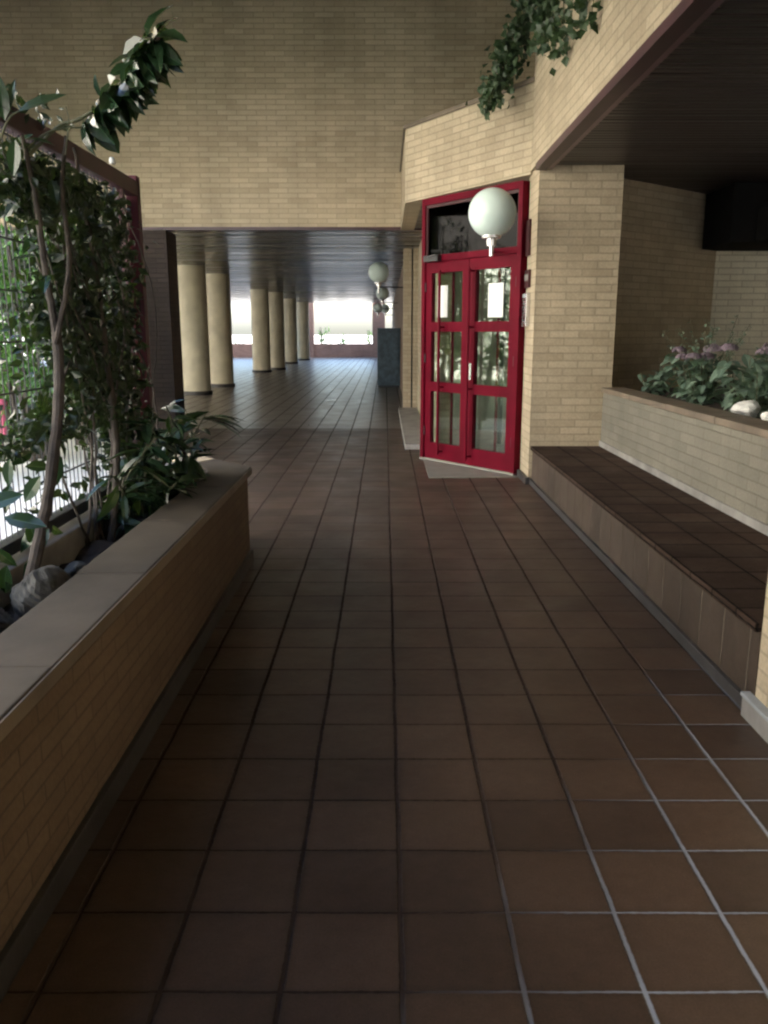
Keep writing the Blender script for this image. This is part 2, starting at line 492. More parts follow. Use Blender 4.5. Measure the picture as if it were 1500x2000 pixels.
struct('roof_slab', mb, M['soffit'])

# ------------------------------------------------------------------ brick walls
# wall over the far opening
t = thing('brick_wall', (-2.6, 13.15, 3), 'tall cream brick wall above the wide dark opening to the column hall', 'wall')
mb = MB(); mb.box(-8.2, 6.2, 13.0, 13.2, 3.045, 6.299); mb.build('wall_face', M['brick'], t)
mb = MB(); mb.box(-8.2, 6.2, 12.985, 13.2, 3.0, 3.043); mb.build('edge_trim', M['trim'], t)
# parapet over the door (diagonal) and its side along the corridor
PA, PB = Vector((1.42, 8.5)), Vector((.24, 10.35))
t = thing('brick_parapet', (.83, 9.42, 3), 'cream brick parapet set at an angle over the red door', 'parapet')
def offs(a, b, d):
    n = Vector((-(b - a).y, (b - a).x)).normalized() * d
    return n
mb = MB()
ty = 3.82
mb.prism([(1.42, 8.5), (.24, 10.35), (.24, 12.99), (.44, 12.99), (.44, 10.41), (1.62, 8.56)], 3.0, ty)
mb.build('wall_face', M['brick'], t)
mb = MB(); mb.prism([(1.415, 8.47), (.215, 10.345), (.215, 12.985), (.46, 12.985), (.46, 10.42), (1.62, 8.6)], ty + .002, ty + .045)
mb.build('coping', M['cap_brown'], t, bevel=.005)
# right upper wall along the corridor
t = thing('brick_wall', (1.5, 3, 3), 'cream brick wall overhead on the right with a dark metal lower edge', 'wall')
mb = MB(); mb.box(1.42, 1.62, -6, 8.49, 3.03, 6.299); mb.build('wall_face', M['brick'], t)
mb = MB(); mb.box(1.40, 1.50, -6, 8.12, 2.965, 3.028); mb.build('edge_trim', M['trim'], t)
mb = MB(); mb.box(1.502, 1.55, -6, 8.12, 2.975, 3.01); mb.build('lip', M['trim_light'], t)

t = thing('brick_wall', (2.8, 10, 3.15), 'unseen upper wall added behind the parapet to stop skylight leaking in', 'wall')  # out of view, added to close the gap where skylight leaked in
mb = MB(); mb.prism([(1.63, 8.2), (1.63, 8.05), (2.9, 8.05), (2.9, 12.98), (2.7, 12.98), (2.7, 8.2)], 3.16, 6.299); mb.build('wall_face', M['brick'], t)

# pillar beside the door
t = thing('brick_pillar', (1.85, 8.4, 0), 'wide cream brick pillar between the red door and the bench', 'pillar')
mb = MB(); mb.prism([(1.44, 8.14), (2.23, 8.14), (2.23, 8.7), (1.44, 8.7)], 0.0, 3.019); mb.build('shaft', M['brick'], t)
mb = MB(); mb.box(1.405, 1.45, 8.1, 8.62, 0, .07); mb.build('skirting', M['skirt_dark'], t, bevel=.004)

# alcove
t = thing('brick_wall', (3.1, 9.2, 0), 'shaded brick wall running back at an angle behind the flower planter', 'wall')
mb = MB(); mb.prism([(2.1, 8.702), (2.27, 8.702), (3.87, 10.0), (3.80, 10.2), (2.1, 8.95)], 0, 3.018); mb.build('wall_face', M['brick'], t)
t = thing('brick_wall', (5, 10.1, 0), 'cream brick wall at the end of the alcove above the flowers', 'wall')
mb = MB(); mb.box(3.872, 6.2, 10.0, 10.2, 0, 3.018); mb.build('wall_face', M['brick_lit'], t)
t = thing('brick_wall', (6.1, 3, 0), 'brick wall at the back of the planted alcove on the right', 'wall')
mb = MB(); mb.box(6.0, 6.2, -4, 9.99, 0, 3.018); mb.build('wall_face', M['brick'], t)
# dropped dark bulkhead and the box hung on it
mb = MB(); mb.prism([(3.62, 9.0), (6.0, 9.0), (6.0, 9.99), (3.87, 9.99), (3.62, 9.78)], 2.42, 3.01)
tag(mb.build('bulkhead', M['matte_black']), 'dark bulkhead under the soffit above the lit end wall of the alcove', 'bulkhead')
t = thing('air_conditioner', (4.38, 8.85, 2.38), 'dark rounded unit mounted high under the soffit above the flowers', 'air conditioner')
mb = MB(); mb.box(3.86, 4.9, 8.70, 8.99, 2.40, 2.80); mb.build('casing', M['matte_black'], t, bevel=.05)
for k in range(5):
    mb = MB(); mb.box(3.96, 4.8, 8.685, 8.698, 2.47 + k * .07, 2.50 + k * .07); mb.build('louvre', M['black'], t)

# near right wall with pale skirting
t = thing('brick_wall', (1.6, 1.5, 0), 'near cream brick pier at the right edge with pale blue skirting', 'wall')
mb = MB(); mb.box(1.46, 2.149, -6, 3.0, 0, 3.019); mb.build('wall_face', M['brick'], t)
mb = MB(); mb.box(1.425, 1.458, -6, 3.035, 0, .082); mb.box(1.46, 1.6, 3.002, 3.035, 0, .082); mb.build('skirting', M['grey_stone'], t, bevel=.003)
mb = MB(); mb.box(1.418, 1.458, -6, 3.04, .084, .1); mb.build('skirting_cap', M['skirt_light'], t, bevel=.003)

# unseen walls added left of and behind the camera to hold back daylight
t = thing('brick_wall', (-1.65, .7, 0), 'unseen brick wall added on the left to keep daylight off the near floor', 'wall')  # added blocker, keeps light from the left off the near floor
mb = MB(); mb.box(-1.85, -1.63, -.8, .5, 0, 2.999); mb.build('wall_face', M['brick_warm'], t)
t = thing('brick_wall', (-1.65, -3.4, 0), 'unseen brick wall added at the back left to narrow the opening for light', 'wall')  # added to narrow the side opening behind the camera
mb = MB(); mb.box(-1.85, -1.63, -4.2, -3.9, 0, 3.599); mb.build('wall_face', M['brick_warm'], t)
t = thing('brick_wall', (-6.4, 4, 4.2), 'unseen brick fascia added along the roof edge to hold back the sky', 'wall')  # added out of view so the top of the far wall stays dark
mb = MB(); mb.box(-6.5, -6.3, 8.0, 12.98, 3.7, 6.299); mb.box(-6.5, -1.86, 7.8, 7.999, 4.4, 6.299); mb.build('wall_face', M['brick'], t)
t = thing('brick_wall', (-1.65, 1, 4.2), 'unseen upper brick wall added over the fence side to block high skylight', 'wall')  # added out of view, its stepped lower edge cuts off high skylight
mb = MB(); mb.box(-1.85, -1.63, -.8, 3.7, 3.0, 6.299); mb.box(-1.85, -1.63, 3.701, 5.0, 3.6, 6.299); mb.box(-1.85, -1.63, 5.001, 6.5, 3.87, 6.299); mb.box(-1.85, -1.63, 6.501, 7.79, 4.4, 6.299); mb.box(-1.85, -1.63, -4.2, -.801, 3.6, 6.299); mb.build('wall_face', M['brick'], t)
t = thing('brick_wall', (1, -4.3, 0), 'unseen brick wall added behind the camera to close off daylight', 'wall')  # added to shut out light from behind the camera
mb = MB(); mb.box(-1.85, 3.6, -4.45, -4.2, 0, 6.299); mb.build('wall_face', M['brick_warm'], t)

# building added across the courtyard to bounce sunlight into the passage
t = thing('bounce_building', (-22, 0, -.03), 'pale building added across the courtyard to bounce sunlight into the passage', 'building')
mb = MB()
mb.box(-26, -17, -34, 34, -.03, 13); mb.build('wall', M['white_wall'], t)
for i in range(16):
    for j in range(4):
        y = -32 + i * 4.1; z = .9 + j * 3.1
        mb = MB(); mb.box(-17.0, -16.93, y, y + 1.3, z, z + 1.4); w_ = mb.build('window', M['plaster'], t)
        mb = MB(); mb.box(-16.93, -16.925, y + .08, y + 1.22, z + .08, z + 1.32); mb.build('pane', M['glass_dark'], w_)

# bench
t = thing('tiled_bench', (1.8, 5.6, 0), 'low built-in bench with brown tiled seat along the right side', 'bench')
mb = MB(); mb.box(1.475, 2.149, 3.04, 8.138, 0, .345); mb.build('base', M['benchface'], t)
mb = MB(); mb.box(1.452, 2.149, 3.04, 8.138, .347, .385); mb.build('seat', M['benchtile'], t, bevel=.004)
mb = MB(); mb.box(1.45, 1.473, 3.04, 8.138, 0, .055); mb.build('skirting', M['skirt_dark'], t, bevel=.003)

# raised planter right
t = thing('raised_planter', (2.25, 5.6, 0), 'raised pale brick planter with brown coping behind the bench', 'planter')
mb = MB(); mb.box(2.15, 2.33, -6, 8.139, .0, .915); mb.build('wall_face', M['brick_grey'], t)
for k in range(7):
    y1 = 8.136 - k * .95
    mb = MB(); mb.box(2.128 + random.uniform(-.002, .002), 2.36, y1 - .946, y1, .917, .965 + random.uniform(-.0015, .0015)); mb.build('coping_slab', M['cap_brown'], t, bevel=.005)
mb = MB(); mb.box(2.135, 2.149, 3.04, 8.136, .387, .44); mb.build('skirting', M['grey_stone'], t)
mb = MB()
for i in range(30):
    for j in range(70):
        x0, y0 = 2.33 + i * .1223, 2.0 + j * .115
        P = lambda x, y: (x, y, .885 + .03 * math.sin(x * 9 + y * 5) + .02 * math.sin(y * 17 - x * 7))
        if y0 > 8.1 and x0 < 3.9 and (x0 - 2.42) < (y0 - 8.2) * .805: continue
        mb.face([P(x0, y0), P(x0 + .1223, y0), P(x0 + .1223, y0 + .115), P(x0, y0 + .115)], smooth=True)
mb.build('soil', M['soil'], t, weld=True)

# ------------------------------------------------------------------ red double door
P0, P1 = Vector((.46, 9.85, 0)), Vector((1.405, 8.62, 0))
ux = (P1 - P0); DW = ux.length; ux.normalize()
uy = Vector((ux.y, -ux.x, 0))       # outwards, towards the corridor
if uy.y > 0: uy = -uy
uz = Vector((0, 0, 1))
door = thing('double_door', P0 + ux * DW / 2, 'dark red glazed double door with a dark transom window', 'door')
DO = P0 + Vector((0, 0, 0))
fw = .055
H1 = 2.27                          # top of the leaves
HT = 2.96
mb = MB()
mb.obox(DO, ux, uy, uz, 0, fw, -.05, .05, 0.0, HT)
mb.obox(DO, ux, uy, uz, DW - fw, DW, -.05, .05, 0.0, HT)
mb.obox(DO, ux, uy, uz, fw, DW - fw, -.05, .05, HT - .07, HT)
mb.obox(DO, ux, uy, uz, fw, DW - fw, -.045, .045, H1 + .005, H1 + .075)
mb.build('frame', M['red'], door, bevel=.003)
mb = MB(); mb.obox(DO, ux, uy, uz, fw, DW - fw, -.006, .006, H1 + .075, HT - .07)
mb.build('transom_pane', M['glass_dark'], door)
mb = MB()
mb.obox(DO, ux, uy, uz, fw, fw + .025, .006, .03, H1 + .076, HT - .072)
mb.obox(DO, ux, uy, uz, DW - fw - .025, DW - fw, .006, .03, H1 + .076, HT - .072)
mb.obox(DO, ux, uy, uz, fw + .025, DW - fw - .025, .006, .03, HT - .1, HT - .072)
mb.build('transom_bead', M['red_dark'], door)
LW = (DW - 2 * fw) / 2
rails = [(.03, .22), (.82, .93), (1.50, 1.61), (H1 - .12, H1)]
for k in range(2):
    a0 = fw + k * LW + .003; a1 = a0 + LW - .006
    st = .10
    mb = MB()
    mb.obox(DO, ux, uy, uz, a0, a0 + st, -.028, .028, .03, H1)
    mb.obox(DO, ux, uy, uz, a1 - st, a1, -.028, .028, .03, H1)
    for z0, z1 in rails: mb.obox(DO, ux, uy, uz, a0 + st, a1 - st, -.028, .028, z0, z1)
    lf = mb.build('door_leaf', M['red'], door, bevel=.002)
    for q in range(3):
        mb = MB(); mb.obox(DO, ux, uy, uz, a0 + st, a1 - st, -.004, .004, rails[q][1], rails[q + 1][0])
        mb.build('pane', M['glass'], lf)
    mb = MB()
    hx = a0 + st + (a1 - a0 - 2 * st) * (.42 if k == 0 else -.05)
    mb.tube([DO + ux * hx + uy * .10 + uz * .10, DO + ux * hx + uy * .10 + uz * (H1 - .10)], .017, 10)
    for z in (.13, .88, 1.55, H1 - .13):
        mb.tube([DO + ux * hx + uy * .028 + uz * z, DO + ux * hx + uy * .10 + uz * z], .011, 8)
    mb.build('pull_bar', M['red'], lf)
    for z in (.35, 1.2, 2.0):
        mb = MB(); hxx = a0 + .004 if k == 0 else a1 - .004
        mb.tube([DO + ux * hxx + uy * .036 + uz * (z - .05), DO + ux * hxx + uy * .036 + uz * (z + .05)], .010, 8)
        mb.build('hinge', M['red_dark'], lf)
    if k == 1:
        mb = MB(); mb.obox(DO, ux, uy, uz, a0 + .03, a0 + .065, .0285, .034, .98, 1.16); mb.build('lock_plate', M['chrome'], lf, bevel=.002)
    # bar on the inner side, seen through the glass
    mb = MB()
    hx = (a0 + a1) / 2 + .03
    mb.tube([DO + ux * hx - uy * .05 + uz * .12, DO + ux * hx - uy * .05 + uz * (H1 - .10)], .017, 8)
    mb.build('inner_bar', M['red'], lf)
mb = MB()
mb.obox(DO, ux, uy, uz, .10, .34, .05, .11, H1 + .0, H1 + .07)
mb.obox(DO, ux * .9 + uy * .43, uy, uz, .3, .62, .05, .065, H1 + .03, H1 + .05)
mb.build('door_closer', M['black'], door, bevel=.003)
mb = MB(); mb.obox(DO, ux, uy, uz, 0, DW, -.06, .06, 0.001, .028); mb.build('sill', M['threshold'], door)
# notices on the glass
def notice(a, z0, z1, w, lab):
    mb = MB(); mb.obox(DO, ux, uy, uz, a, a + w, .006, .009, z0, z1)
    tag(mb.build('paper_notice', M['paper']), lab, 'notice', 'paper notices taped to the door glass')
notice(.24, 1.66, 2.01, .17, 'white sheet of paper on the left door leaf behind the pull bar')
notice(1.06, 1.65, 2.0, .22, 'white sheet of paper on the right door leaf near the intercom')
# pale triangular slab before the door
mb = MB(); mb.prism([(.46, 9.82), (.46, 8.47), (1.40, 8.52), (1.40, 8.6)], .001, .009)
tag(mb.build('door_threshold', M['threshold']), 'pale triangular stone slab set in the floor before the door', 'threshold')
# intercom and plates on the return of the pillar (face x = 1.44)
t = thing('intercom_panel', (1.437, 8.47, 1.54), 'steel intercom panel with a column of buttons beside the door', 'intercom')
mb = MB(); mb.box(1.395, 1.438, 8.36, 8.58, 1.55, 1.88); mb.build('plate', M['chrome'], t, bevel=.004)
for r in range(8):
    mb = MB(); mb.box(1.389, 1.3945, 8.43, 8.55, 1.575 + r * .032, 1.592 + r * .032)
    mb.build('button_row', M['black'], t)
mb = MB(); mb.box(1.389, 1.3945, 8.42, 8.55, 1.835, 1.868); mb.build('speaker_grille', M['skirt_light'], t)
t = thing('name_plate', (1.437, 8.5, 1.92), 'small dark plate with a grey band fixed above the intercom', 'plate')
mb = MB(); mb.box(1.412, 1.438, 8.38, 8.6, 1.93, 2.10); mb.build('plate', M['red_dark'], t, bevel=.003)
mb = MB(); mb.box(1.409, 1.4115, 8.39, 8.59, 2.0, 2.06); mb.build('band', M['grey_stone'], t)
mb = MB(); mb.box(1.412, 1.438, 8.45, 8.6, 2.24, 2.58)
tag(mb.build('cable_box', M['red_dark'], bevel=.004), 'tall narrow dark red box on the brick above the name plate', 'box')

# lobby behind the door
mb = MB(); mb.prism([(.47, 9.87), (1.42, 8.66), (2.3, 8.9), (3.9, 10.3), (6, 10.3), (6, 13), (.62, 13)], .001, .012)
struct('lobby_floor', mb, M['grey_stone'])
t = thing('lobby_wall', (2.2, 11.6, 0), 'pale marble wall of the lobby seen through the door glass', 'wall')
mb = MB(); mb.box(.81, 6.0, 12.7, 12.9, .012, 2.99)
mb.build('wall_face', M['marble'], t)
t = thing('stair_rail', P0 - uy * 1.6 + ux * .5, 'dark sloping stair banister inside the lobby behind the glass', 'stair rail')
def bar(a0, z0, a1, z1, d=1.6, r=.035):
    m_ = MB(); m_.tube([P0 - uy * d + ux * a0 + uz * z0, P0 - uy * d + ux * a1 + uz * z1], r, 8); return m_
for k in range(3): bar(-.4, 2.35 - k * .45, 1.35, 1.61 - k * .45).build('rail', M['black'], t)
for k in range(4): bar(-.3 + k * .5, .02, -.3 + k * .5, 2.3 - k * .212).build('post', M['black'], t)
t = thing('lobby_side_wall', (.7, 12, 0), 'brick side wall of the lobby beside the corridor', 'wall')
mb = MB(); mb.box(.62, .8, 9.95, 16.1, 0, 3.019); mb.build('wall_face', M['brick'], t)

# ------------------------------------------------------------------ corridor, right-hand side beyond the door
t = thing('brick_pilaster', (.6, 16.2, 0), 'narrow brick pilaster left of the red door with a dark vertical groove', 'pilaster')
mb = MB(); mb.box(.35, .50, 16.0, 16.35, 0, 3.025); mb.box(.53, .618, 15.9, 16.35, 0, 3.025); mb.build('shaft', M['brick'], t)
mb = MB(); mb.box(.501, .529, 16.12, 16.35, 0, 3.02); mb.build('groove', M['skirt_dark'], t)
mb = MB(); mb.box(.26, .615, 10.6, 15.88, .001, .07)
tag(mb.build('stone_step', M['grey_stone'], bevel=.006), 'low grey stone step along the wall beyond the door', 'step')
mb = MB(); mb.tube([(.60, 10.1, 3.0), (.57, 10.3, 2.9), (.58, 11.6, 2.86), (.59, 11.7, 2.2), (.60, 11.8, .1)], .012, 6)
tag(mb.build('cable_conduit', M['grey_stone']), 'thin grey conduit running down beside the left edge of the door', 'conduit')
t = thing('brick_wall', (.6, 33, 0), 'long shaded brick wall along the right side of the column hall', 'wall')
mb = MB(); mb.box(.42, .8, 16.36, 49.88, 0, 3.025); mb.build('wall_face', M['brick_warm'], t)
t = thing('metal_cabinet', (.05, 23, 0), 'tall navy blue cabinet against the right wall of the hall', 'cabinet')
mb = MB(); mb.box(-.21, .415, 22.75, 23.2, .06, 1.6); mb.build('body', M['cabinet'], t, bevel=.012)
mb = MB(); mb.box(-.19, .4, 22.78, 23.18, .001, .058); mb.build('plinth', M['black'], t)
mb = MB(); mb.box(-.16, .36, 22.735, 22.748, .14, 1.52); mb.build('door_panel', M['cabinet'], t, bevel=.004)

# hall columns
cols = [(-4.62, 20.29, .345), (-4.58, 23.19, .345), (-4.67, 31.52, .34), (-4.38, 33.67, .34), (-4.56, 40.25, .34), (-4.41, 45.0, .34)]
clab = ['thick round cream column nearest to the left brick pier', 'round cream column just right of the nearest column',
        'third round cream column, standing alone at mid distance', 'round cream column half hidden behind the third one',
        'fifth round cream column, far down the hall', 'farthest round cream column beside the terracotta pier']
for (x, y, r), lb in zip(cols, clab):
    t = thing('round_column', (x, y, 0), lb, 'column', 'round columns down the left side of the hall')
    mb = MB(); mb.lathe((x, y, 0), [(r, .085), (r, 3.05)], 48); mb.build('shaft', M['column'], t)
    mb = MB(); mb.lathe((x, y, 0), [(r + .03, 0), (r + .03, .08), (r + .02, .09), (r - .02, .09)], 48); mb.build('base_ring', M['skirt_dark'], t)

# left pier under the beam
t = thing('brick_pier', (-3.6, 13.3, 0), 'dark brick pier behind the end of the red fence', 'pier')
mb = MB(); mb.box(-4.0, -3.31, 12.99, 13.6, 0, 2.999); mb.build('shaft', M['brick_dark'], t)

t = thing('sun_blocker', (4, 44, 0), 'unseen tall block added over the right side of the far end to stop the sun', 'building')  # hidden volume added only to keep direct sun off the far end
mb = MB(); mb.box(.45, 7, 38, 49.8, 3.42, 12); mb.build('wall_face', M['brick'], t)
# far end: low terracotta walls with piers
t = thing('terracotta_wall', (-6, 50, 0), 'terracotta brick parapet with piers closing the far end of the hall', 'wall')
mb = MB(); mb.box(-14, .8, 50.0, 50.25, 0, .8); mb.build('wall_face', M['brick_terra'], t)
for x0, x1 in ((-4.9, -4.25), (-.75, 0.0), (.45, .8)):
    mb = MB(); mb.box(x0, x1, 49.9, 50.4, 0, 3.4); mb.build('pier', M['brick_terra'], t)
t = thing('terracotta_wall', (-11, 39.2, 0), 'low terracotta garden wall seen left of the nearest column', 'wall')
mb = MB(); mb.box(-14, -8.95, 39.0, 39.2, 0, .58); mb.build('wall_face', M['brick_terra'], t)
mb = MB(); mb.box(-14, -8.9, 38.97, 39.23, .582, .64); mb.build('coping', M['cap'], t)

# ------------------------------------------------------------------ globe lamps
def globe_lamp(c, arm_to, lab, r=.212, group='opal globe wall lamps', stem=.13, s=40):
    c = Vector(c)
    t = thing('globe_lamp', c - Vector((0, 0, r + stem)), lab, 'wall lamp', group)
    mb = MB()
    prof = [(0, r)] + [(r * math.sin(a), r * math.cos(a)) for a in [math.pi * k / 24 for k in range(1, 22)]]
    mb.lathe(c, prof[::-1], s); mb.build('globe', M['globe'], t, weld=True)
    zb = -r * .92
    mb = MB(); mb.lathe(c, [(0, zb - .085), (.042, zb - .085), (.045, zb - .03), (.085, zb - .02), (.09, zb + .012), (.07, zb + .02)], 24)
    mb.build('collar', M['chrome'], t)
    mb = MB()
    bz = c + Vector((0, 0, zb - .085))
    mb.tube([bz, bz - Vector((0, 0, stem))], .018, 10)
    mb.build('stem', M['chrome'], t)
    mb = MB()
    e = Vector(arm_to)
    mb.tube([bz - Vector((0, 0, stem)), Vector((c.x, c.y, e.z)), e], .016, 8)
    mb.build('arm', M['black'], t)
    return t
gc = Vector((.985, 7.95, 2.57))
e = P0 + ux * ((gc - P0).dot(ux)) + uy * .05; e.z = 2.31
globe_lamp((.955, 7.7, 2.535), (1.123, 8.94, 2.31), 'large white globe lamp in front of the red door', stem=.09)
globe_lamp((-.13, 17.5, 2.69), (.42, 17.5, 2.4), 'white globe lamp hanging by the right wall just beyond the beam')
globe_lamp((-.09, 27.5, 2.72), (.42, 27.5, 2.42), 'grey globe lamp seen dark against the bright far opening')
globe_lamp((-.31, 37, 2.52), (.42, 37, 2.5), 'small distant globe lamp left of the farthest one')
globe_lamp((0.0, 41, 2.6), (.42, 41, 2.3), 'farthest small globe lamp close to the right wall')
globe_lamp((-7.55, 30, 2.5), (-7.9, 30, 2.2), 'grey globe lamp peeping out left of the nearest column')

# ------------------------------------------------------------------ left planter
t = thing('long_planter', (-1.2, 2, 0), 'long brick planter with wide stone coping on the left', 'planter')
xo, xi, YE = -.9, -1.13, 5.28
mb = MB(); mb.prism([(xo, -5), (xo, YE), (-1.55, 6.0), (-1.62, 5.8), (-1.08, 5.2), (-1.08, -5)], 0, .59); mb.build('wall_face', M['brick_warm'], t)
mb = MB(); mb.prism([(xo + .025, 4.6), (xo + .025, YE + .01), (-1.17, 5.62), (-1.28, 5.42), (xi, 5.15), (xi, 4.6)], .592, .64)
mb.build('coping_slab', M['cap'], t, bevel=.006)
for k in range(11):
    y1 = 4.596 - k * .86
    mb = MB(); mb.box(xi + random.uniform(-.003, .003), xo + .025 + random.uniform(-.002, .002), y1 - .856, y1, .592, .64 + random.uniform(-.0015, .0015))
    mb.build('coping_slab', M['cap'], t, bevel=.006)
mb = MB(); mb.prism([(-1.175, 5.625), (-1.62, 6.1), (-1.72, 5.92), (-1.285, 5.425)], .592, .642); mb.build('coping', M['brick'], t, bevel=.006)
mb = MB(); mb.box(xo + .0252, xo + .031, -5, YE + .005, .594, .636); mb.build('edge_strip', M['cap_brown'], t)
mb = MB(); mb.box(xo + .001, xo + .022, -5, YE + .0, 0, .085); mb.build('skirting', M['skirt_dark'], t, bevel=.003)
mb = MB(); mb.box(-1.62, -1.42, -5, 5.7, 0, .62); mb.build('kerb', M['grey_stone'], t, bevel=.01)
mb = MB()
for i in range(6):
    for j in range(90):
        x0, y0 = -1.43 + i * .06, -4.9 + j * .116
        P = lambda x, y: (x, y, .50 + .02 * math.sin(x * 19 + y * 9) + .02 * math.sin(y * 23 - x * 7))
        mb.face([P(x0, y0), P(x0 + .06, y0), P(x0 + .06, y0 + .116), P(x0, y0 + .116)], smooth=True)
mb.build('soil', M['soil'], t, weld=True)

# rocks
def rock(c, r, mat, name, lab, group=None, sq=(1, 1, .7), seed=1):
    rnd = random.Random(seed)
    mb = MB(); nu, nv = 34, 22
    offs_ = [Vector((rnd.uniform(-1, 1), rnd.uniform(-1, 1), rnd.uniform(-1, 1))).normalized() for _ in range(9)]
    cut = [rnd.uniform(.55, .9) for _ in range(9)]
    def P(u, v):
        th, ph = 2 * math.pi * u / nu, math.pi * v / nv
        d = Vector((math.sin(ph) * math.cos(th), math.sin(ph) * math.sin(th), math.cos(ph)))
        k = 1
        for o_, c_ in zip(offs_, cut):
            q = d.dot(o_)
            if q > .05: k = min(k, c_ / q)
        k += .035 * math.sin(d.x * 9 + seed) * math.sin(d.y * 11) + .02 * math.sin(d.z * 23 + d.x * 17)
        return Vector(c) + Vector((d.x * sq[0], d.y * sq[1], d.z * sq[2])) * r * k
    for u in range(nu):
        for v in range(nv):
            mb.face([P(u, v), P(u, v + 1), P(u + 1, v + 1), P(u + 1, v)][:: 1])
    return tag(mb.build(name, mat, weld=True), lab, 'rock', group)
rock((-1.24, 2.84, .575), .11, M['rock_dark'], 'rock', 'rough grey rock lying beside the tree stem in the left planter', sq=(.9, 1.3, .9), seed=3)
rock((-1.33, 2.62, .54), .08, M['rock_dark'], 'rock', 'smaller grey rock at the left frame edge in the left planter', sq=(.9, 1.1, .8), seed=5)
rock((-1.3, 3.3, .52), .06, M['rock_dark'], 'rock', 'small dark rock farther along the soil of the left planter', seed=8)
rock((2.46, 5.62, .98), .105, M['rock_white'], 'rock', 'bright white rock on the coping edge under the flowers', sq=(.9, 1.2, .75), seed=11)
rock((2.45, 5.22, .96), .07, M['rock_white'], 'rock', 'small rounded white rock right of the bright white rock', sq=(1, 1, .8), seed=12)
rock((2.62, 5.1, 1.0), .09, M['rock'], 'rock', 'grey rock at the right frame edge among the flowers', seed=13)

# ------------------------------------------------------------------ red fence
t = thing('metal_fence', (-1.5, 1.5, .62), 'dark red metal fence with fine black mesh standing on the planter kerb', 'fence')
FX = -1.5
mb = MB()
mb.box(FX - .03, FX + .035, -5, 5.2, 2.285, 2.37)
mb.build('top_rail', M['red_dark'], t, bevel=.004)
mb = MB(); mb.box(FX - .03, FX + .03, -5, 5.2, .635, .69); mb.build('bottom_rail', M['black'], t, bevel=.004)
for y in (-4.6, -2.2, .2, 2.6 - .7, 5.17):
    mb = MB(); mb.box(FX - .035, FX + .035, y - .035, y + .035, .0 if y > 5 else .621, 2.40); mb.build('post', M['red_post'] if y > 5 else M['red_dark'], t, bevel=.004)
mb = MB(); mb.box(FX - .03, FX + .03, 4.86, 4.90, .69, 2.30); mb.box(FX - .06, FX - .032, 4.95, 5.12, .69, 2.28); mb.build('end_panel', M['red_dark'], t)
mb = MB()
y = -.4
while y < 4.86:
    mb.box(FX - .002, FX + .002, y - .002, y + .002, .69, 2.3); y += .05
for k in range(8):
    z = .86 + k * .2
    mb.box(FX + .0026, FX + .009, -.4, 4.86, z - .0035, z + .0035)
mb.build('wire_mesh', M['black'], t)
mb = MB(); mb.lathe((-1.47, 4.72, 2.385), [(0, .034), (.012, .032), (.017, .02), (.017, 0), (.0, -.005)], 12)
tag(mb.build('fence_knob', M['plaster']), 'tiny white knob on the fence top rail near its far end', 'knob')

# ------------------------------------------------------------------ plants
def curve(pts, n=16):
    """Catmull-Rom through pts"""
    pts = [Vector(p) for p in pts]
    P = [pts[0]] + pts + [pts[-1]]
    out = []
    segs = len(pts) - 1
    for i in range(segs):
        for k in range(n):
            s_ = k / n
            a, b, c, d = P[i], P[i + 1], P[i + 2], P[i + 3]
            out.append(.5 * ((2 * b) + (c - a) * s_ + (2 * a - 5 * b + 4 * c - d) * s_ ** 2 + (3 * b - a - 3 * c + d) * s_ ** 3))
    out.append(pts[-1])
    return out
def stemtube(mb, pts, r0, r1, seg=8, wob=0, n=8):
    c = curve(pts, n)
    c = [p + Vector((random.uniform(-wob, wob), random.uniform(-wob, wob), 0)) for p in c]
    rr = [(r0 + (r1 - r0) * k / (len(c) - 1)) * random.uniform(.92, 1.08) for k in range(len(c))]
    mb.tube(c, rr, seg)
    return c
def rv(s=1): return Vector((random.gauss(0, s), random.gauss(0, s), random.gauss(0, s)))
def leaves_along(mb, pts, count, L0, L1, W, out=1., droop=(.1, .5), down=.4, t0=0., bias=Vector((0, 0, 0)), n=4, up=Vector((0, 0, 1))):
    for k in range(count):
        q = t0 + (1 - t0) * (k + random.random()) / count
        p = pts[min(int(q * (len(pts) - 1)), len(pts) - 1)]
        ax = (pts[-1] - pts[0]).normalized()
        d = rv(); d -= ax * d.dot(ax) * .4
        d = d.normalized() * out + ax * .35 + Vector((0, 0, -down)) + bias
        l = random.uniform(L0, L1)
        mb.leaf(p + d.normalized() * .012, d, up + rv(.35), l, l * W * random.uniform(.8, 1.2), random.uniform(*droop), random.uniform(.05, .3), n)

random.seed(404)
# laurel shrub: tall stem in the near left planter, arching over the fence
sh = thing('laurel_shrub', (-1.3, 2.78, .5), 'tall shrub with a bare pale stem and glossy leaves arching over the fence', 'shrub')
mb = MB()
c1 = stemtube(mb, [(-1.3, 2.76, .48), (-1.29, 2.9, .66), (-1.3, 3.11, .9), (-1.31, 3.31, 1.23), (-1.32, 3.37, 1.5)], .026, .019, 10, .002)
c2 = stemtube(mb, [(-1.32, 3.37, 1.48), (-1.33, 3.34, 1.72), (-1.33, 3.3, 2.0), (-1.36, 3.3, 2.22)], .017, .008, 8, .002)
c3 = stemtube(mb, [(-1.32, 3.35, 1.45), (-1.26, 3.4, 1.75), (-1.28, 3.45, 2.05), (-1.25, 3.45, 2.25)], .013, .007, 8, .002)
mb.build('stem', M['bark'], sh)
mb = MB()
c4 = stemtube(mb, [(-1.36, 3.35, 2.16), (-1.26, 3.4, 2.27), (-1.17, 3.4, 2.30), (-1.06, 3.4, 2.37), (-.97, 3.4, 2.47), (-.90, 3.4, 2.57), (-.87, 3.4, 2.58)], .008, .004, 6)
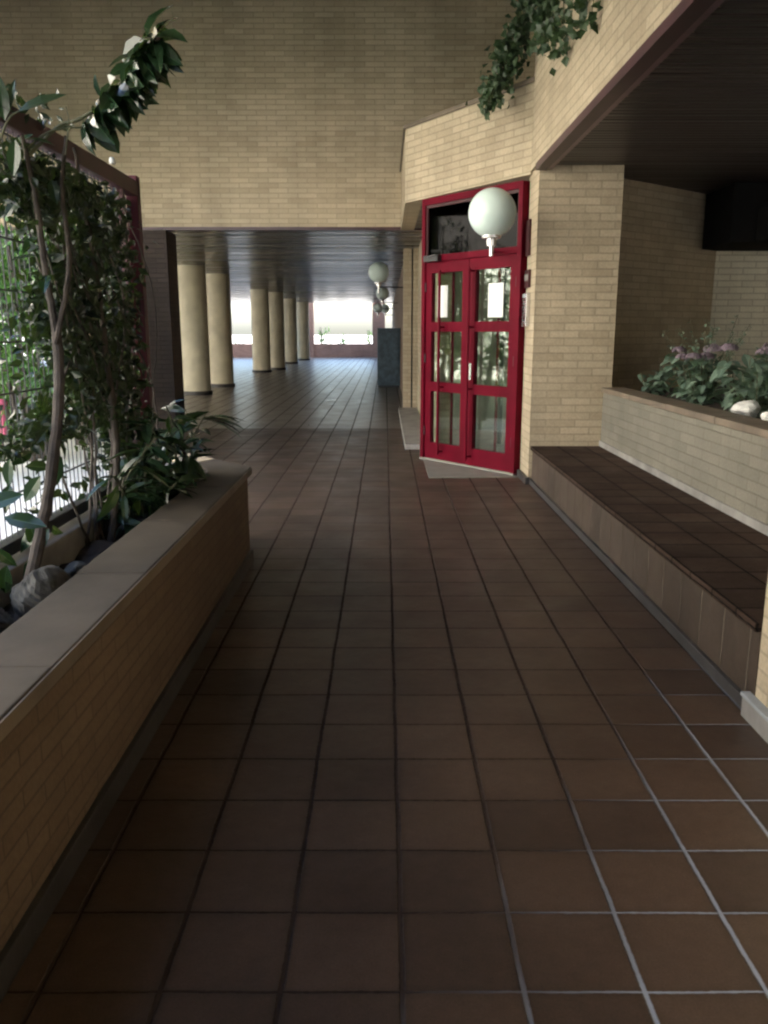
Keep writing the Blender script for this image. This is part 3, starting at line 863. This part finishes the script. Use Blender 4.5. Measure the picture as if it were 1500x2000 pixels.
c5 = stemtube(mb, [(-1.4, 3.3, 2.12), (-1.28, 3.35, 2.24), (-1.12, 3.4, 2.27)], .005, .003, 6)
mb.build('branch', M['stem'], sh); mb = MB()
c6 = stemtube(mb, [(-1.33, 3.0, 2.1), (-1.28, 3.0, 2.2), (-1.24, 3.0, 2.23)], .005, .003, 6)
c7 = stemtube(mb, [(-1.22, 3.35, 2.16), (-1.20, 3.35, 2.28), (-1.205, 3.35, 2.33)], .003, .002, 5)
mb.build('branch', M['stem'], sh)
mb = MB()
leaves_along(mb, c4, 74, .09, .165, .48, out=.75, droop=(.1, .5), down=.55, t0=.36, up=Vector((-.9, -.9, .5)))
leaves_along(mb, c4[-26:], 44, .09, .15, .5, out=.6, droop=(.1, .4), down=.9)
mb.leaf((-.9, 3.4, 2.59), (1, 0, .25), (0, -.3, 1), .10, .03, .1)
mb.leaf((-.92, 3.4, 2.58), (.8, -.3, .1), (0, -.3, 1), .09, .035, .2)
leaves_along(mb, c2, 14, .08, .14, .42, out=1., down=.5, t0=.3)
# single upright and spread leaves against the wall
mb.leaf((-1.29, 3.0, 2.20), (-.06, 0, 1), (0, -1, .1), .15, .062, -.05)
mb.leaf((-1.285, 3.0, 2.21), (.3, 0, 1), (0, -1, 0), .13, .03, .1)
mb.leaf((-1.24, 3.0, 2.23), (1, 0, .42), (0, -.9, .6), .17, .045, .12)
mb.leaf((-1.25, 3.0, 2.22), (-1, 0, .6), (0, -.5, 1), .17, .03, .1)
mb.leaf((-1.24, 2.95, 2.13), (-.1, 0, -1), (0, -1, .2), .12, .05, -.1)
# low foreground leaves against the bright courtyard
for k in range(20):
    p = Vector((-1.36 + random.uniform(-.06, .10), random.uniform(2.6, 3.25), random.uniform(.62, 1.12)))
    l = random.uniform(.09, .17)
    d = Vector((random.uniform(-1, 1), random.uniform(-.6, .6), random.uniform(-1.2, .2)))
    mb.leaf(p, d, Vector((.3, -1, .5)) + rv(.3), l, l * .42, random.uniform(0, .4))
for k in range(12):
    p = Vector((-1.4 + random.uniform(-.06, .08), random.uniform(2.7, 3.7), random.uniform(1.95, 2.25)))
    l = random.uniform(.07, .13)
    mb.leaf(p, rv() + Vector((0, 0, -.6)), Vector((.3, -1, .5)) + rv(.4), l, l * .42, random.uniform(0, .4))
mb.build('foliage', M['leaf'], sh)

random.seed(405)
# climber covering the far half of the fence
cl = thing('climbing_plant', (-1.38, 4.0, .5), 'dense dark climber covering the fence behind the bare stem', 'climber')
mb = MB()
stemtube(mb, [(-1.35, 3.9, .48), (-1.34, 4.06, .9), (-1.35, 4.03, 1.42), (-1.36, 4.0, 1.8), (-1.38, 3.9, 2.3)], .02, .008, 8, .004)
for k in range(16):
    y0 = random.uniform(3.7, 4.9)
    stemtube(mb, [(-1.4, y0, .5), (-1.42 + random.uniform(-.04, .08), y0 + random.uniform(-.3, .2), 1.1), (-1.44 + random.uniform(-.03, .1), y0 + random.uniform(-.6, .3), 1.7), (-1.44, y0 + random.uniform(-.9, .1), 2.22)], .007, .003, 5, .006)
mb.build('stem', M['bark'], cl)
mb = MB()
def in_climb(y, z):
    yl = 3.35 + .25 * math.sin(z * 5.1) + .2 * math.sin(z * 11)
    if z < 1.05: yl = 4.3 - (z - .7) * .3
    return y > yl
n = 0
while n < 6600:
    y, z = random.uniform(3.0, 4.62), random.uniform(.72, 2.2)
    if not in_climb(y, z) and random.random() > .03: continue
    if math.sin(y * 9 + 2 * math.sin(z * 5)) + math.sin(z * 8 + y * 3) > 1.25 and random.random() < .7: continue
    n += 1
    p = Vector((-1.44 + abs(random.gauss(0, .055)) * random.choice((1, 1, -1)), y, z))
    l = random.uniform(.028, .07)
    mb.leaf(p, rv() + Vector((.1, 0, -.5)), Vector((1, -.6, .3)) + rv(.5), l, l * .55, .3, .15, 2)
# straggling clumps on top of the rail
for k in range(60):
    y = random.uniform(3.4, 3.9)
    p = Vector((-1.45 + random.gauss(0, .05), y, 2.36 + abs(random.gauss(0, .045))))
    l = random.uniform(.03, .07)
    mb.leaf(p, rv() + Vector((0, 0, .1)), rv(), l, l * .5, .3, .15, 2)
mb.build('foliage', M['leaf_dark'], cl)

random.seed(406)
# broad-leaved plant at the planter's far end
bp = thing('broad_leaf_plant', (-1.2, 4.75, .5), 'low plant with long dark glossy leaves at the far end of the left planter', 'plant')
mb = MB(); mf = MB()
for k in range(24):
    x, y = random.uniform(-1.38, -1.12), random.uniform(4.0, 5.15)
    h = random.uniform(.18, .62)
    tip = Vector((x + random.uniform(-.08, .15), y + random.uniform(-.25, .25), .5 + h))
    c = stemtube(mb, [(x, y, .48), (x + random.uniform(-.04, .05), y + random.uniform(-.05, .05), .5 + h * .5), tip], .007, .004, 5)
    leaves_along(mf, c, 15, .10, .20, .30, out=1., droop=(.2, .7), down=.1, t0=.25)
for d in ((1, .3, .25), (1, -.1, .1), (.8, .6, -.05), (.9, -.4, .3), (1, .1, -.15)):
    mf.leaf((-1.12, 5.0, .98), d, (0, 0, 1), .27, .07, .35)
mb.build('stem', M['stem'], bp); mf.build('foliage', M['leaf'], bp)

random.seed(407)
# ivy on the upper right wall and hanging over the parapet
def ivy(name, strands, lab, base):
    iv = thing(name, base, lab, 'ivy', 'ivy hanging from above the door')
    mb = MB(); mf = MB()
    for pts, cnt, sp in strands:
        c = stemtube(mb, pts, .006, .003, 5, .006, 8)
        for k in range(cnt):
            p = c[random.randrange(len(c))] + Vector((random.gauss(0, sp), random.gauss(0, sp * 1.2), random.gauss(0, sp)))
            if p.x > 1.39 and p.y < 8.45: p.x = 1.39
            l = random.uniform(.05, .10)
            mf.leaf(p, rv() + Vector((-.3, -.3, -.7)), Vector((-1, -1, .3)) + rv(.4), l, l * .9, .3, .12, 2)
    mb.build('stem', M['stem'], iv); mf.build('foliage', M['leaf_ivy'], iv)
ivy('ivy_plant', [([(1.39, 8.2, 4.9), (1.34, 8.5, 4.55), (1.25, 8.6, 4.2), (1.08, 8.6, 3.86), (.98, 8.55, 3.72)], 210, .08),
                  ([(1.38, 8.3, 4.8), (1.30, 8.5, 4.3), (1.2, 8.5, 4.05), (1.08, 8.6, 3.8)], 130, .07),
                  ([(1.3, 8.5, 4.6), (1.2, 8.5, 4.2), (1.12, 8.5, 3.92)], 130, .06),
                  ([(1.05, 8.5, 3.8), (.99, 8.45, 3.66), (.95, 8.42, 3.5)], 26, .03)],
    'thick dark ivy trailing down onto the parapet above the door', (1.2, 8.5, 3.5))
ivy('ivy_plant', [([(1.39, 7.7, 4.7), (1.37, 7.65, 4.2), (1.37, 7.6, 3.88)], 110, .06),
                  ([(1.39, 7.0, 4.4), (1.37, 6.95, 3.9), (1.37, 6.9, 3.62)], 70, .06),
                  ([(1.39, 7.3, 4.5), (1.37, 7.3, 4.0), (1.37, 7.25, 3.72)], 75, .065),
                  ([(1.39, 6.45, 4.2), (1.37, 6.4, 3.8), (1.37, 6.35, 3.56)], 50, .05),
                  ([(1.39, 6.0, 4.0), (1.37, 6.0, 3.7), (1.37, 5.98, 3.5)], 40, .04),
                  ([(1.39, 8.3, 4.8), (1.38, 8.0, 4.3), (1.37, 7.9, 4.1)], 150, .08)],
    'loose ivy sprays hanging flat against the upper right brick wall', (1.38, 7, 3.5))

# hydrangeas in the raised planter
def hydrangea(x, y, s, heads, lab, seed, flower=True):
    random.seed(seed)
    hy = thing('hydrangea', (x, y, .88), lab, 'flowering plant', 'hydrangeas in the raised planter')
    ms_, mf = MB(), MB()
    tips = []
    for k in range(10):
        a = random.uniform(0, 6.28); r = random.uniform(.05, .22) * s
        tip = Vector((x + r * math.cos(a), y + r * math.sin(a), .9 + random.uniform(.2, .42) * s))
        c = stemtube(ms_, [(x, y, .87), (x + r * .6 * math.cos(a), y + r * .6 * math.sin(a), .9 + .12 * s), tip], .006, .004, 5)
        tips.append(tip)
        for q in range(11):
            p = c[random.randrange(4, len(c))]
            d = Vector((math.cos(random.uniform(0, 6.28)), math.sin(random.uniform(0, 6.28)), random.uniform(-.2, .5)))
            l = random.uniform(.10, .17) * s
            mf.leaf(p, d, (0, 0, 1), l, l * .62, random.uniform(.2, .7), .12)
    ms_.build('stem', M['stem'], hy); mf.build('foliage', M['leaf_hyd'], hy)
    tips.sort(key=lambda p: -p.z)
    for k in range(heads):
        p = tips[k] + Vector((0, 0, .03))
        mp_ = MB(); R_ = random.uniform(.055, .085) * s
        for q in range(90):
            d = rv().normalized(); d.z = abs(d.z) * .9 - .1
            b = p + Vector((d.x * R_, d.y * R_, d.z * R_ * .75))
            u = d.orthogonal().normalized(); w = d.cross(u)
            for j in range(4):
                a = j * math.pi / 2 + random.random() * .4
                dd = u * math.cos(a) + w * math.sin(a) + d * .25
                mp_.leaf(b, dd, d, .014, .013, .1, .1, 2)
        mp_.build('flower_head', M['petal'], hy)
hydrangea(2.62, 8.0, .75, 0, 'small greyish plant nearest the brick pillar in the raised planter', 31)
hydrangea(2.75, 7.35, 1.0, 2, 'hydrangea with faded heads second from the brick pillar', 32)
hydrangea(2.65, 6.85, .95, 3, 'hydrangea with mauve heads in the middle of the raised planter', 33)
hydrangea(2.75, 6.3, 1.15, 1, 'leafy hydrangea just behind the bright white rock', 34)
hydrangea(3.0, 5.9, 1.25, 4, 'hydrangea at right with a row of pinkish mauve heads', 35)
hydrangea(2.62, 5.75, .8, 0, 'pale leaved hydrangea low over the coping at right', 36)
hydrangea(3.05, 5.25, 1.3, 4, 'hydrangea cut by the right frame edge with mauve heads', 37)
hydrangea(3.2, 6.9, 1.1, 2, 'hydrangea farther back between the others against the lit wall', 38)
# wispy small-leaved plant behind
random.seed(91)
wp = thing('wispy_plant', (2.9, 7.6, .88), 'wispy small-leaved plant rising above the hydrangeas by the dark wall', 'plant')
ms_, mf = MB(), MB()
for k in range(22):
    a = random.uniform(0, 6.28); r = random.uniform(.05, .38)
    c = stemtube(ms_, [(2.9, 7.6, .87), (2.9 + r * .5 * math.cos(a), 7.6 + r * .5 * math.sin(a), 1.2), (2.9 + r * math.cos(a), 7.6 + r * math.sin(a), random.uniform(1.25, 1.66))], .004, .002, 4)
    leaves_along(mf, c, 34, .02, .045, .55, out=1., down=.1, t0=.3, n=2)
ms_.build('stem', M['stem'], wp); mf.build('foliage', M['leaf_hyd'], wp)

# garden shrubs beyond the fence
def shrub(x, y, w, d_, h, lab, seed, cnt=2600, L0=.07, L1=.15, name='garden_shrub', mat='leaf_sun', group='sunlit shrubs beyond the fence', trunks=5):
    random.seed(seed)
    s_ = thing(name, (x, y, -.03), lab, 'shrub', group)
    mf = MB()
    for k in range(trunks):
        a = random.uniform(0, 6.28)
        ms_ = MB()
        stemtube(ms_, [(x + .1 * math.cos(a), y + .1 * math.sin(a), -.03), (x + w * .2 * math.cos(a), y + d_ * .2 * math.sin(a), h * .4), (x + w * .33 * math.cos(a), y + d_ * .33 * math.sin(a), h * .85)], .04, .012, 6, .01)
        ms_.build('trunk', M['bark'], s_)
    blobs = [(Vector((x + random.uniform(-.36, .36) * w, y + random.uniform(-.36, .36) * d_, h * random.uniform(.22, .82))), random.uniform(.16, .3) * min(w, h)) for _ in range(16)]
    for k in range(cnt):
        c, r = random.choice(blobs)
        dd = rv().normalized()
        p = c + dd * r * random.uniform(.65, 1.1)
        if p.z < .1 or p.z > h * 1.05: continue
        l = random.uniform(L0, L1)
        mf.leaf(p, dd + rv(.6) + Vector((0, 0, -.3)), dd + Vector((0, 0, .6)), l, l * .45, .3, .15, 2)
    mf.build('foliage', M[mat], s_)
shrub(-4.25, 9.9, 1.5, 1.4, 3.3, 'tall bright green shrub seen through the left end of the fence', 51)
shrub(-5.8, 10.8, 2.2, 1.8, 3.9, 'tall green shrub behind and left of the bright one', 52)
shrub(-4.15, 11.3, 1.2, 1.2, 3.2, 'green shrub behind the dense climber on the fence', 53)
shrub(-4.7, 8.6, 1.2, 1.0, 1.6, 'lower green bush growing before the tall shrubs in the courtyard', 54, 1200)
shrub(-7.6, 11.4, 2.4, 1.8, 3.9, 'green shrub farthest left in the courtyard', 55)
shrub(-5.6, 12.4, 1.8, 1.0, 3.2, 'shaded shrub close under the brick wall in the courtyard', 56)
G2 = 'small plants outside the far openings'
shrub(-3.75, 51.2, .7, .6, 2.1, 'thin green climber at the left side of the far opening', 61, 260, .1, .2, 'garden_plant', 'leaf_sun', G2, 2)
shrub(-2.7, 51.5, .5, .5, 1.6, 'small green bush in the middle of the far opening', 62, 160, .1, .2, 'garden_plant', 'leaf_sun', G2, 2)
shrub(-.95, 51.2, .4, .5, 1.9, 'thin green climber at the right side of the far opening', 63, 150, .1, .2, 'garden_plant', 'leaf_sun', G2, 2)
shrub(-10.0, 40.2, 1.2, 1.2, 2.6, 'green bush left of the nearest column behind the low terracotta wall', 64, 700, .1, .2, 'garden_plant', 'leaf_sun', G2, 3)
shrub(-8.9, 51.0, .7, .5, 1.2, 'dark bush on the low wall between the second and third columns', 65, 200, .08, .15, 'garden_plant', 'leaf_sun', G2, 2)

t = thing('painted_post', (-5.2, 9.3, -.03), 'short pink painted post standing in the courtyard at the left edge', 'post')
mb = MB(); mb.tube([(-4.75, 10.2, -.02), (-4.75, 10.2, .62)], .045, 12); mb.build('shaft', M['lamp_post'], t)
mb = MB(); mb.lathe((-4.75, 10.2, .6), [(.0, .09), (.045, .08), (.065, .04), (.055, 0)], 14); mb.build('cap', M['lamp_post'], t)
